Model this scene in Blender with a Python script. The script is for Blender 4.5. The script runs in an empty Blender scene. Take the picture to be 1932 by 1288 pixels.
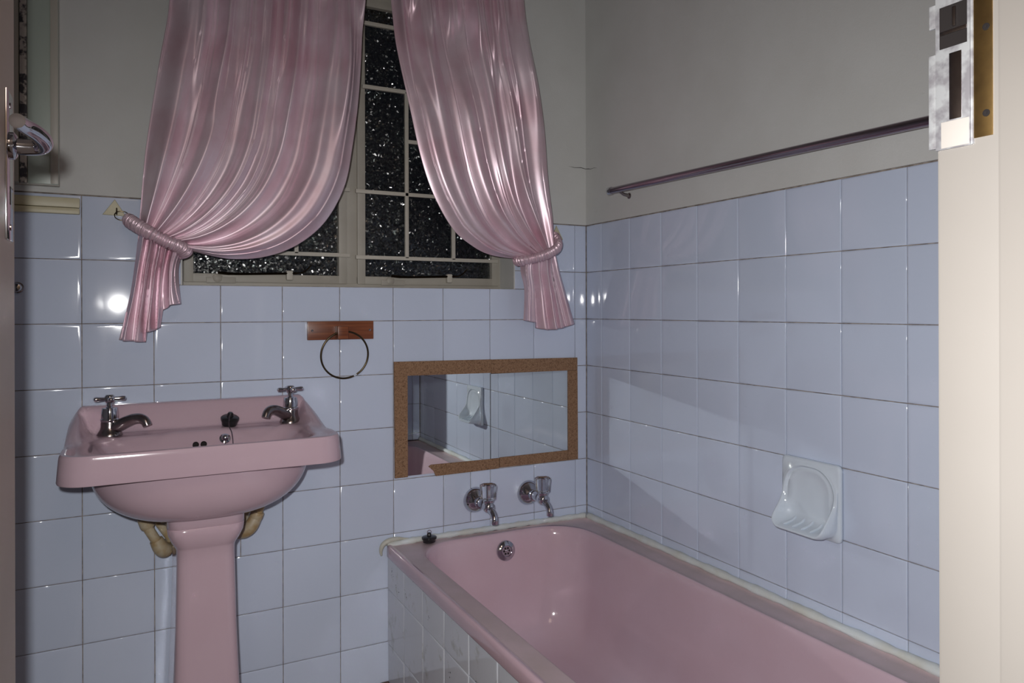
import bpy, bmesh, math, random
from mathutils import Vector, Matrix
random.seed(7)
C = bpy.context.scene.collection
PI = math.pi

# ------------------------------------------------------------------ helpers
def tag(o, label, cat, group=None):
    o['label'] = label; o['category'] = cat
    if group: o['group'] = group
    return o
def struct(o):
    o['kind'] = 'structure'; return o
def empty(name, loc):
    o = bpy.data.objects.new(name, None); C.objects.link(o)
    o.location = loc; o.empty_display_size = .05
    return o
def finish(me, name, mat, parent, smooth, angle=None):
    o = bpy.data.objects.new(name, me); C.objects.link(o)
    if mat: me.materials.append(mat)
    if smooth: 
        for p in me.polygons: p.use_smooth = True
        if angle:
            me.set_sharp_from_angle(angle=angle)
    if parent:
        o.parent = parent
        o.matrix_parent_inverse = Matrix.Translation(parent.location).inverted() if parent.parent is None else (Matrix.Translation(parent.parent.location).inverted() if False else Matrix())
    return o
def obj(name, bm, mat, parent=None, smooth=True, angle=math.radians(40)):
    me = bpy.data.meshes.new(name)
    bmesh.ops.recalc_face_normals(bm, faces=bm.faces[:])
    bm.to_mesh(me); bm.free()
    return finish(me, name, mat, parent, smooth, angle)
def BM(): return bmesh.new()
def box(bm, a, b, bev=0, seg=2):
    x0, y0, z0 = [min(a[i], b[i]) for i in range(3)]; x1, y1, z1 = [max(a[i], b[i]) for i in range(3)]
    v = [bm.verts.new(p) for p in [(x0,y0,z0),(x1,y0,z0),(x1,y1,z0),(x0,y1,z0),(x0,y0,z1),(x1,y0,z1),(x1,y1,z1),(x0,y1,z1)]]
    fs = [bm.faces.new([v[i] for i in f]) for f in [(0,3,2,1),(4,5,6,7),(0,1,5,4),(1,2,6,5),(2,3,7,6),(3,0,4,7)]]
    if bev > 0:
        es = list({e for f in fs for e in f.edges})
        bmesh.ops.bevel(bm, geom=es, offset=bev, segments=seg, profile=.6, affect='EDGES')
def frame_axes(d, up=None):
    d = d.normalized()
    u = up or (Vector((0,0,1)) if abs(d.z) < .9 else Vector((0,1,0)))
    s = d.cross(u).normalized(); t = s.cross(d).normalized()
    return s, t
def rings(bm, R, close_u=True, cap0=True, cap1=True):
    V = [[bm.verts.new(p) for p in r] for r in R]
    n = len(V[0])
    for i in range(len(V)-1):
        for j in range(n if close_u else n-1):
            k = (j+1) % n
            bm.faces.new([V[i][j], V[i][k], V[i+1][k], V[i+1][j]])
    if cap0: bm.faces.new(list(reversed(V[0])))
    if cap1: bm.faces.new(V[-1])
    return V
def tube(bm, pts, rad, seg=16, closed=False, flat=1.0, caps=True):
    """tube along points; rad a number or a list; flat squeezes along the second axis"""
    pts = [Vector(p) for p in pts]; n = len(pts)
    R = []; t_prev = None
    for i, p in enumerate(pts):
        a = pts[(i-1) % n] if (closed or i > 0) else p
        b = pts[(i+1) % n] if (closed or i < n-1) else p
        d = (b-a).normalized()
        if t_prev is None: s, t = frame_axes(d)
        else:
            s = d.cross(t_prev).normalized(); t = s.cross(d).normalized()
        t_prev = t
        r = rad[i] if isinstance(rad, (list, tuple)) else rad
        R.append([p + s*math.cos(2*PI*k/seg)*r + t*math.sin(2*PI*k/seg)*r*flat for k in range(seg)])
    if closed:
        V = [[bm.verts.new(q) for q in r] for r in R]
        for i in range(n):
            for k in range(seg):
                bm.faces.new([V[i][k], V[i][(k+1) % seg], V[(i+1) % n][(k+1) % seg], V[(i+1) % n][k]])
    else: rings(bm, R, cap0=caps, cap1=caps)
def lathe(bm, prof, origin, axis=(0,0,1), seg=32, caps=True, wob=None):
    """prof: list of (radius, distance along axis)"""
    o = Vector(origin); d = Vector(axis).normalized(); s, t = frame_axes(d)
    R = []
    for r, h in prof:
        ring = []
        for k in range(seg):
            a = 2*PI*k/seg; rr = max(r, 1e-5)*(wob(a, h) if wob else 1)
            ring.append(o + d*h + s*math.cos(a)*rr + t*math.sin(a)*rr)
        R.append(ring)
    rings(bm, R, cap0=caps, cap1=caps)
def spline(P, n):
    """Catmull-Rom through P, n samples evenly along the length"""
    P = [Vector(p) for p in P]; out = []
    Q = [P[0]*2-P[1]] + P + [P[-1]*2-P[-2]]
    for i in range(1, len(Q)-2):
        for k in range(24):
            t = k/24; a, b, c, d = Q[i-1], Q[i], Q[i+1], Q[i+2]
            out.append(.5*((2*b)+(c-a)*t+(2*a-5*b+4*c-d)*t*t+(3*b-a-3*c+d)*t**3))
    out.append(P[-1])
    L = [0]
    for i in range(1, len(out)): L.append(L[-1]+(out[i]-out[i-1]).length)
    res = []; j = 0
    for k in range(n):
        s = L[-1]*k/(n-1)
        while j < len(L)-2 and L[j+1] < s: j += 1
        f = (s-L[j])/max(L[j+1]-L[j], 1e-9)
        res.append(out[j].lerp(out[j+1], min(max(f, 0), 1)))
    return res
def sm(a, b, x):
    t = min(max((x-a)/(b-a), 0), 1); return t*t*(3-2*t)
def interp(P, x):
    if x <= P[0][0]: return P[0][1]
    for (a, b), (c, d) in zip(P, P[1:]):
        if x <= c: return b+(d-b)*(x-a)/max(c-a, 1e-9)
    return P[-1][1]

# ------------------------------------------------------------------ materials
def mat(name, col, rough=.5, metal=0, spec=.5, noise=None, bump=None, **kw):
    """noise = (scale, colour2, amount); bump = (scale, strength, distance)"""
    m = bpy.data.materials.new(name); m.use_nodes = True
    nt = m.node_tree; b = nt.nodes['Principled BSDF']
    b.inputs['Base Color'].default_value = (*col, 1); b.inputs['Roughness'].default_value = rough
    b.inputs['Metallic'].default_value = metal; b.inputs['Specular IOR Level'].default_value = spec
    for k, v in kw.items(): b.inputs[k].default_value = v
    tc = nt.nodes.new('ShaderNodeTexCoord')
    if noise:
        n = nt.nodes.new('ShaderNodeTexNoise'); n.inputs['Scale'].default_value = noise[0]; n.inputs['Detail'].default_value = 6
        nt.links.new(tc.outputs['Object'], n.inputs['Vector'])
        r = nt.nodes.new('ShaderNodeValToRGB'); r.color_ramp.elements[0].position = .5-noise[2]; r.color_ramp.elements[1].position = .5+noise[2]
        r.color_ramp.elements[0].color = (*col, 1); r.color_ramp.elements[1].color = (*noise[1], 1)
        nt.links.new(n.outputs['Fac'], r.inputs['Fac']); nt.links.new(r.outputs['Color'], b.inputs['Base Color'])
    if bump:
        n2 = nt.nodes.new('ShaderNodeTexNoise'); n2.inputs['Scale'].default_value = bump[0]; n2.inputs['Detail'].default_value = 3
        nt.links.new(tc.outputs['Object'], n2.inputs['Vector'])
        bp = nt.nodes.new('ShaderNodeBump'); bp.inputs['Strength'].default_value = bump[1]; bp.inputs['Distance'].default_value = bump[2]
        nt.links.new(n2.outputs['Fac'], bp.inputs['Height']); nt.links.new(bp.outputs['Normal'], b.inputs['Normal'])
    return m
def tile_mat(name, col, stain=None):
    m = mat(name, col, .065, spec=.5)
    nt = m.node_tree; b = nt.nodes['Principled BSDF']
    g = nt.nodes.new('ShaderNodeNewGeometry')
    mx = nt.nodes.new('ShaderNodeMix'); mx.data_type = 'RGBA'
    mx.inputs['A'].default_value = (*[c*.96 for c in col], 1); mx.inputs['B'].default_value = (*[min(c*1.04, 1) for c in col], 1)
    nt.links.new(g.outputs['Random Per Island'], mx.inputs['Factor'])
    out = mx.outputs['Result']
    if stain:
        tc = nt.nodes.new('ShaderNodeTexCoord'); n = nt.nodes.new('ShaderNodeTexNoise'); n.inputs['Scale'].default_value = 9; n.inputs['Detail'].default_value = 8; n.inputs['Roughness'].default_value = .7
        nt.links.new(tc.outputs['Object'], n.inputs['Vector'])
        r = nt.nodes.new('ShaderNodeValToRGB'); r.color_ramp.elements[0].position = .56; r.color_ramp.elements[1].position = .72
        nt.links.new(n.outputs['Fac'], r.inputs['Fac'])
        m2 = nt.nodes.new('ShaderNodeMix'); m2.data_type = 'RGBA'; m2.inputs['B'].default_value = (*stain, 1)
        nt.links.new(r.outputs['Color'], m2.inputs['Factor']); nt.links.new(out, m2.inputs['A']); out = m2.outputs['Result']
    nt.links.new(out, b.inputs['Base Color'])
    # the glaze is very slightly wavy
    tc2 = nt.nodes.new('ShaderNodeTexCoord'); n3 = nt.nodes.new('ShaderNodeTexNoise'); n3.inputs['Scale'].default_value = 14; n3.inputs['Detail'].default_value = 1
    nt.links.new(tc2.outputs['Object'], n3.inputs['Vector'])
    bp = nt.nodes.new('ShaderNodeBump'); bp.inputs['Strength'].default_value = .12; bp.inputs['Distance'].default_value = .002
    nt.links.new(n3.outputs['Fac'], bp.inputs['Height']); nt.links.new(bp.outputs['Normal'], b.inputs['Normal'])
    return m

TILE = (.56, .63, .78)
M = {
 'tile': tile_mat('glazed_tile', TILE),
 'tile_panel': tile_mat('glazed_tile_stained', (.64, .67, .73), stain=(.33, .32, .27)),
 'grout': mat('grout', (.16, .13, .11), .9, noise=(60, (.34, .29, .25), .12)),
 'plaster': mat('grey_plaster_paint', (.60, .61, .60), .85, spec=.2, noise=(7, (.56, .565, .55), .25), bump=(260, .25, .0012)),
 'ceiling': mat('ceiling_paint', (.66, .64, .6), .9, spec=.2),
 'floor': mat('floor_vinyl', (.09, .045, .035), .6, noise=(20, (.16, .1, .08), .2)),
 'hallfloor': mat('hall_carpet', (.12, .09, .07), .95, spec=.1),
 'hall': mat('hall_paint', (.62, .56, .46), .9, spec=.2),
 'cream': mat('cream_gloss_paint', (.29, .27, .25), .5, noise=(5, (.27, .25, .23), .2)),
 'door': mat('beige_door_paint', (.66, .57, .46), .5, noise=(8, (.62, .53, .42), .2)),
 'steel': mat('window_paint', (.42, .395, .345), .5, noise=(12, (.36, .335, .29), .2)),
 'bar': mat('bar_paint', (.50, .47, .41), .5),
 'chrome': mat('chrome', (.56, .56, .60), .07, 1.0),
 'chrome_dull': mat('worn_chrome', (.34, .31, .31), .22, 1.0, noise=(40, (.22, .19, .19), .2)),
 'purple_chrome': mat('brushed_rail_chrome', (.34, .29, .33), .2, 1.0),
 'brass': mat('aged_brass', (.45, .30, .12), .35, 1.0, noise=(60, (.30, .2, .09), .2)),
 'bronze': mat('dark_bronze', (.10, .075, .045), .28, 1.0),
 'pink': mat('pink_porcelain', (.535, .40, .462), .1, noise=(5, (.51, .37, .43), .25)),
 'pink_tub': mat('pink_enamel', (.61, .465, .54), .09, noise=(4, (.57, .41, .47), .2)),
 'white_ceramic': mat('white_ceramic', (.60, .67, .76), .06),
 'seal': mat('old_sealant', (.62, .67, .69), .5, noise=(14, (.56, .57, .53), .15)),
 'yellowed': mat('yellowed_plastic', (.54, .51, .37), .4, noise=(15, (.46, .41, .25), .2)),
 'pipe': mat('cream_pipe_paint', (.50, .45, .34), .45, noise=(35, (.36, .25, .12), .16)),
 'wood': None,
 'cork': None,
 'mirror': mat('silvered_mirror', (.86, .90, .88), .0, 1.0),
 'black': mat('black_rubber', (.012, .012, .014), .25),
 'hole': mat('dark_hole', (.008, .005, .005), .8),
 'acrylic': mat('clear_acrylic', (.92, .94, .95), .04, spec=.5, **{'Transmission Weight': 1.0, 'IOR': 1.49}),
 'cab': mat('pale_green_enamel', (.38, .44, .39), .35, noise=(3, (.35, .40, .355), .25)),
 'cab_edge': mat('pale_grey_enamel', (.42, .40, .35), .4),
 'silver_worn': mat('worn_silver_edge', (.48, .45, .41), .45, .3, noise=(70, (.05, .05, .06), .06)),
 'white_paint': mat('white_paint_smear', (.46, .43, .40), .6),
 'night': mat('night_ground', (.01, .011, .013), 1.0, spec=0),
}
# wood
def wood():
    m = mat('varnished_wood', (.2, .07, .03), .3); nt = m.node_tree; b = nt.nodes['Principled BSDF']
    tc = nt.nodes.new('ShaderNodeTexCoord'); mp = nt.nodes.new('ShaderNodeMapping'); mp.inputs['Scale'].default_value = (3, 30, 55)
    n = nt.nodes.new('ShaderNodeTexNoise'); n.inputs['Scale'].default_value = 3; n.inputs['Detail'].default_value = 6
    r = nt.nodes.new('ShaderNodeValToRGB'); r.color_ramp.elements[0].position = .3; r.color_ramp.elements[1].position = .7
    r.color_ramp.elements[0].color = (.24, .075, .028, 1); r.color_ramp.elements[1].color = (.13, .036, .016, 1)
    nt.links.new(tc.outputs['Object'], mp.inputs['Vector']); nt.links.new(mp.outputs['Vector'], n.inputs['Vector'])
    nt.links.new(n.outputs['Fac'], r.inputs['Fac']); nt.links.new(r.outputs['Color'], b.inputs['Base Color'])
    return m
M['wood'] = wood()
def cork():
    m = mat('cork', (.3, .15, .07), .8, spec=.2); nt = m.node_tree; b = nt.nodes['Principled BSDF']
    tc = nt.nodes.new('ShaderNodeTexCoord'); v = nt.nodes.new('ShaderNodeTexVoronoi'); v.inputs['Scale'].default_value = 520
    n = nt.nodes.new('ShaderNodeTexNoise'); n.inputs['Scale'].default_value = 170; n.inputs['Detail'].default_value = 5
    nt.links.new(tc.outputs['Object'], v.inputs['Vector']); nt.links.new(tc.outputs['Object'], n.inputs['Vector'])
    mx = nt.nodes.new('ShaderNodeMix'); mx.data_type = 'RGBA'; mx.inputs['Factor'].default_value = .5
    nt.links.new(v.outputs['Color'], mx.inputs['A']); nt.links.new(n.outputs['Fac'], mx.inputs['B'])
    r = nt.nodes.new('ShaderNodeValToRGB'); e = r.color_ramp.elements
    e[0].position = .22; e[0].color = (.06, .03, .018, 1); e[1].position = .78; e[1].color = (.34, .215, .135, 1)
    k = e.new(.42); k.color = (.235, .135, .078, 1)
    nt.links.new(mx.outputs['Result'], r.inputs['Fac']); nt.links.new(r.outputs['Color'], b.inputs['Base Color'])
    bp = nt.nodes.new('ShaderNodeBump'); bp.inputs['Strength'].default_value = .5; bp.inputs['Distance'].default_value = .001
    nt.links.new(n.outputs['Fac'], bp.inputs['Height']); nt.links.new(bp.outputs['Normal'], b.inputs['Normal'])
    return m
M['cork'] = cork()
def obscure_glass():
    """cast obscure glass: real refraction through a surface of small tilted facets"""
    m = mat('obscure_glass', (.75, .85, .82), .19, **{'Transmission Weight': 1.0, 'IOR': 1.6}); nt = m.node_tree; b = nt.nodes['Principled BSDF']
    tc = nt.nodes.new('ShaderNodeTexCoord'); n = nt.nodes.new('ShaderNodeTexNoise'); n.inputs['Scale'].default_value = 110; n.inputs['Detail'].default_value = 2
    nt.links.new(tc.outputs['Object'], n.inputs['Vector'])
    mx = nt.nodes.new('ShaderNodeMix'); mx.data_type = 'VECTOR'; mx.inputs['Factor'].default_value = .012
    nt.links.new(tc.outputs['Object'], mx.inputs['A']); nt.links.new(n.outputs['Color'], mx.inputs['B'])
    v = nt.nodes.new('ShaderNodeTexVoronoi'); v.inputs['Scale'].default_value = 240
    nt.links.new(mx.outputs['Result'], v.inputs['Vector'])
    sub = nt.nodes.new('ShaderNodeVectorMath'); sub.operation = 'SUBTRACT'; sub.inputs[1].default_value = (.5, .5, .5)
    nt.links.new(v.outputs['Color'], sub.inputs[0])
    scl = nt.nodes.new('ShaderNodeVectorMath'); scl.operation = 'SCALE'; wn = nt.nodes.new('ShaderNodeTexWhiteNoise'); wn.noise_dimensions = '3D'; nt.links.new(v.outputs['Position'], wn.inputs['Vector'])
    am = nt.nodes.new('ShaderNodeMath'); am.operation = 'MULTIPLY'; am.inputs[1].default_value = 1.05; nt.links.new(wn.outputs['Value'], am.inputs[0]); nt.links.new(am.outputs[0], scl.inputs['Scale'])
    nt.links.new(sub.outputs[0], scl.inputs[0])
    g = nt.nodes.new('ShaderNodeNewGeometry'); ad = nt.nodes.new('ShaderNodeVectorMath'); ad.operation = 'ADD'
    nt.links.new(g.outputs['Normal'], ad.inputs[0]); nt.links.new(scl.outputs[0], ad.inputs[1])
    no = nt.nodes.new('ShaderNodeVectorMath'); no.operation = 'NORMALIZE'
    nt.links.new(ad.outputs[0], no.inputs[0]); nt.links.new(no.outputs[0], b.inputs['Normal'])
    return m
M['glass'] = obscure_glass()
def satin():
    m = mat('pink_satin', (.40, .225, .265), .37, .42, spec=1.0); nt = m.node_tree; b = nt.nodes['Principled BSDF']
    tc = nt.nodes.new('ShaderNodeTexCoord'); n = nt.nodes.new('ShaderNodeTexNoise'); n.inputs['Scale'].default_value = 9; n.inputs['Detail'].default_value = 5
    nt.links.new(tc.outputs['Object'], n.inputs['Vector'])
    r = nt.nodes.new('ShaderNodeValToRGB'); e = r.color_ramp.elements; e[0].position = .35; e[1].position = .7
    e[0].color = (.74, .60, .675, 1); e[1].color = (.63, .425, .495, 1)
    nt.links.new(n.outputs['Fac'], r.inputs['Fac']); nt.links.new(r.outputs['Color'], b.inputs['Base Color'])
    w = nt.nodes.new('ShaderNodeTexNoise'); w.inputs['Scale'].default_value = 500; w.inputs['Detail'].default_value = 1
    nt.links.new(tc.outputs['Object'], w.inputs['Vector'])
    bp = nt.nodes.new('ShaderNodeBump'); bp.inputs['Strength'].default_value = .08; bp.inputs['Distance'].default_value = .0006
    nt.links.new(w.outputs['Fac'], bp.inputs['Height']); nt.links.new(bp.outputs['Normal'], b.inputs['Normal'])
    return m
M['satin'] = satin()

# ------------------------------------------------------------------ the room
P = .152; AX = .0428; BY = .0901; TOP = 1.33      # tile pitch, first joints from the corner, top of the tiling
XL = -1.76; YF = -1.70; YH = -1.86; ZC = 2.52       # left wall, door wall (room face / hall face), ceiling
WX0, WX1, WZ0, WZ1 = -1.198, -.262, 1.121, 1.985    # window opening

def lines(first, lo, hi):
    """joint positions lo..hi, joints at first + k*P"""
    k0 = math.ceil((lo-first)/P - 1e-6); out = [lo]
    k = k0
    while first+k*P < hi-1e-6:
        if first+k*P > lo+1e-4: out.append(first+k*P)
        k += 1
    out.append(hi); return out
def add_tile(bm, u0, u1, v0, v1, f, tilt=None, thick=.0035):
    """one glazed tile with cushioned edges; f(u, v, h) -> point, h = height over the wall"""
    g = .0009
    u0 += g; u1 -= g; v0 += g; v1 -= g
    if u1-u0 < .004 or v1-v0 < .004: return
    cu, cv = (u0+u1)/2, (v0+v1)/2
    tu, tv = tilt if tilt else (random.gauss(0, .0022), random.gauss(0, .0022))
    R = []
    for ins, h in ((0, -.0005), (0, thick-.0013), (.0007, thick-.00055), (.0028, thick-.00020), (.0078, thick)):
        ins = min(ins, (u1-u0)*.45, (v1-v0)*.45)
        R.append([f(u, v, h + (u-cu)*tu + (v-cv)*tv) for u, v in ((u0+ins, v0+ins), (u1-ins, v0+ins), (u1-ins, v1-ins), (u0+ins, v1-ins))])
    rings(bm, R, cap0=False, cap1=True)
TH = .0035
def back(u, v, h): return (u, TH-h, v)
def right(u, v, h): return (TH-h, u, v)
rows = lines(TOP, 0, TOP)

# back wall: masonry with a window opening, render above the tiles, tiles below
bm = BM()
box(bm, (XL-.1, .0035, -.1), (WX0, .26, ZC)); box(bm, (WX1, .0035, -.1), (.1, .26, ZC))
box(bm, (WX0, .0035, -.1), (WX1, .26, WZ0)); box(bm, (WX0, .0035, WZ1), (WX1, .26, ZC))
wall_back = struct(obj('wall_back', bm, M['grout'], smooth=False))
bm = BM()
for a, b in (((XL, -.0015, TOP+.0022), (WX0, .0035, ZC)), ((WX1, -.0015, TOP+.0022), (-.001, .0035, ZC)), ((WX0, -.0015, WZ1), (WX1, .0035, ZC))): box(bm, a, b)
box(bm, (WX1-.003, .001, WZ0), (WX1+.001, .12, ZC-.5)); box(bm, (WX0-.001, .001, WZ0), (WX0+.003, .12, ZC-.5))
box(bm, (WX0, .001, WZ1-.003), (WX1, .12, WZ1+.001))
obj('plaster', bm, M['plaster'], wall_back, smooth=False)
bm = BM()
cols = lines(-AX, XL, 0)
for i in range(len(cols)-1):
    for j in range(len(rows)-1):
        u0, u1, v0, v1 = cols[i], cols[i+1], rows[j], rows[j+1]
        rects = [(u0, u1, v0, v1)]
        if u1 > WX0 and u0 < WX1 and v1 > WZ0:
            rects = []
            if v0 < WZ0-.002: rects.append((max(u0, WX0-.15) if False else u0, u1, v0, WZ0))
            if u0 < WX0: rects.append((u0, WX0, max(v0, WZ0), v1))
            if u1 > WX1: rects.append((WX1, u1, max(v0, WZ0), v1))
        cen = (u0+u1)/2
        k = round((TOP-v1)/P)
        out = []
        for r in rects:                                # the plumber's cut tiles below the mirror and beside the pedestal
            if k == 5 and r[0] < -.412 < r[1]-.01: out += [(r[0], -.412, r[2], r[3]), (-.412, r[1], r[2], r[3])]
            elif k == 5 and r[0] < -1.06 < r[1]: out += [(r[0], -1.06, r[2], r[3]), (-1.06, r[1], r[2], r[3])]
            else: out.append(r)
        for r in out:
            tl = None
            if k == 1 and r[0] < -1.33 < r[1] : tl = (-.004, -.010)
            add_tile(bm, *r, back, tl)
obj('tiling', bm, M['tile'], wall_back)

bm = BM(); box(bm, (.0035, YF-.16, -.1), (.2, .26, ZC))
wall_right = struct(obj('wall_right', bm, M['grout'], smooth=False))
bm = BM(); box(bm, (-.0015, YF, TOP+.0022), (.0035, -.0015, ZC)); obj('plaster', bm, M['plaster'], wall_right, smooth=False)
bm = BM(); tube(bm, [(-.0012, -.002, 1.516), (-.0012, -.018, 1.514), (-.0012, -.030, 1.511), (-.0012, -.052, 1.512), (-.0012, -.07, 1.508)], [.0009, .0011, .0007, .0006, .0003], 6); obj('hairline_crack', bm, M['hole'], wall_right)
bm = BM(); tube(bm, [(-.002, -.0012, 1.516), (-.02, -.0012, 1.519), (-.045, -.0012, 1.517), (-.07, -.0012, 1.520)], [.0009, .0011, .0008, .0003], 6); obj('hairline_crack', bm, M['hole'], wall_back)
bm = BM()
cols = lines(-BY, YF, 0)
for i in range(len(cols)-1):
    for j in range(len(rows)-1):
        if rows[j+1] < .34: continue
        add_tile(bm, cols[i], cols[i+1], rows[j], rows[j+1], right)
obj('tiling', bm, M['tile'], wall_right)

bm = BM(); box(bm, (XL-.1, YF-.16, -.1), (XL, .0035, ZC))
wall_left = struct(obj('wall_left', bm, M['plaster'], smooth=False))
# the wall with the doorway; the opening runs from DX0 to DX1
DX0, DX1, DZ = -1.475, -.715, 2.03
bm = BM()
box(bm, (XL, YH, 0), (DX0, YF, ZC)); box(bm, (DX1, YH, 0), (.0035, YF, ZC)); box(bm, (DX0, YH, DZ), (DX1, YF, ZC))
wall_front = struct(obj('wall_front', bm, M['plaster'], smooth=False))
# low tiled pier that closes the foot end of the bath
bm = BM()
fr = lambda u, v, h: (u, -1.66+h, v)
box(bm, (-.63, YF, 0), (-.001, -1.664, TOP))
obj('pier', bm, M['grout'], wall_front, smooth=False)
bm = BM()
for a, b in zip(lines(-AX, -.63, -.004), lines(-AX, -.63, -.004)[1:]):
    for c, d in zip(rows, rows[1:]):
        if d > .35: add_tile(bm, a, b, c, d, lambda u, v, h: (u, -1.664+h, v))
obj('tiling', bm, M['tile'], wall_front)

bm = BM(); box(bm, (XL-.1, YF-.16, -.1), (.1, .0035, 0)); struct(obj('floor', bm, M['floor'], smooth=False))
bm = BM(); box(bm, (XL-.1, -3.4, ZC), (.9, .3, ZC+.1)); struct(obj('ceiling', bm, M['ceiling'], smooth=False))
# the passage the photographer stands in
bm = BM(); box(bm, (-2.6, -3.3, -.1), (.9, YF-.16, 0)); o = struct(obj('floor_passage', bm, M['hallfloor'], smooth=False))
bm = BM(); box(bm, (-2.6, -3.4, 0), (.9, -3.3, ZC)); box(bm, (-2.7, -3.4, 0), (-2.6, YH, ZC)); box(bm, (.9, -3.4, 0), (1.0, YH, ZC)); box(bm, (-2.6, YH, 0), (XL-.1, YH+.1, ZC)); box(bm, (.1, YH, 0), (.9, YH+.1, ZC))
struct(obj('wall_passage', bm, M['hall'], smooth=False))
bm = BM(); box(bm, (-6, .6, -1.0), (6, 8, -.9)); struct(obj('ground_outside', bm, M['night'], smooth=False))

# ------------------------------------------------------------------ the window
win = struct(empty('window_1', (-.73, .1, WZ0)))
FY0, FY1 = .10, .135
bm = BM()
for a, b in (((WX0, FY0, WZ0), (WX0+.013, FY1, WZ1)), ((WX1-.013, FY0, WZ0), (WX1, FY1, WZ1)), ((WX0+.0004, FY0-.0012, WZ0+.0004), (WX1-.0004, FY1-.0012, WZ0+.0134)), ((WX0+.0004, FY0-.0012, WZ1-.0134), (WX1-.0004, FY1-.0012, WZ1-.0004)), ((-.762, FY0+.0008, WZ0+.0012), (-.724, FY1+.0008, WZ1-.0012))): box(bm, a, b, .0015)
obj('outer_frame', bm, M['steel'], win, angle=.6)
def casement(x0, x1):
    z0, z1 = WZ0+.011, WZ1-.012
    bm = BM(); w = .024
    for a, b in (((x0, .094, z0), (x0+w, .125, z1)), ((x1-w, .094, z0), (x1, .125, z1)), ((x0, .0945, z0), (x1, .125, z0+w)), ((x0, .0945, z1-w), (x1, .125, z1))): box(bm, a, b, .003)
    s = obj('casement', bm, M['steel'], win, angle=.6)
    bm = BM(); box(bm, (x0+w-.004, .112, z0+w-.004), (x1-w+.004, .117, z1-w+.004))
    obj('pane', bm, M['glass'], s, smooth=False)
    return s
cl = casement(-1.187, -.758); cr = casement(-.728, -.272)
def bars(group):
    for a, b in group:
        bm = BM()
        box(bm, (a[0], .083, a[1]), (b[0], .0935, b[1]), .0012)
        obj('burglar_bar', bm, M['bar'], win, angle=.6)
hb = .0055
bars([((-.735, 1.211-hb), (-.279, 1.211+hb)), ((-.735, 1.403-hb), (-.279, 1.403+hb)), ((-.715, 1.71-hb), (-.279, 1.71+hb)), ((-.715, 1.896-hb), (-.279, 1.896+hb)),
      ((-.581-hb, 1.211), (-.581+hb, 1.71)), ((-.431-hb, 1.211), (-.431+hb, 1.71)), ((-.577, 1.562-hb), (-.431, 1.562+hb)),
      ((-1.18, 1.215-hb), (-.752, 1.215+hb)), ((-1.18, 1.405-hb), (-.752, 1.405+hb)), ((-.902-hb, 1.215), (-.902+hb, 1.71)), ((-1.05-hb, 1.215), (-1.05+hb, 1.71)), ((-1.18, 1.71-hb), (-.752, 1.71+hb))])
def stay(x0):
    """peg stay along the bottom rail: a dark bent arm on a pivot with a pale peg block"""
    bm = BM(); z = 1.158
    pts = [(x0, .086, z), (x0+.04, .083, z-.003), (x0+.12, .083, z-.001), (x0+.20, .083, z+.002), (x0+.222, .083, z+.006), (x0+.236, .081, z+.018), (x0+.242, .08, z+.026)]
    tube(bm, spline(pts, 30), [.006]*4+[.0048]*20+[.003]*6, 10, flat=.7)
    s = obj('window_stay', bm, M['bronze'], win)
    bm = BM(); box(bm, (x0+.175, .078, z-.018), (x0+.193, .0935, z+.009), .004); obj('peg_block', bm, M['bar'], s)
    bm = BM(); lathe(bm, [(.013, 0), (.013, .003), (.009, .006), (0, .0065)], (x0+.0, .0945, z-.015), (0, -1, 0), 16); box(bm, (x0-.028, .0905, z-.028), (x0+.045, .0945, z-.012), .002); obj('pivot_plate', bm, M['steel'], s)
stay(-1.105); stay(-.63)

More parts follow.
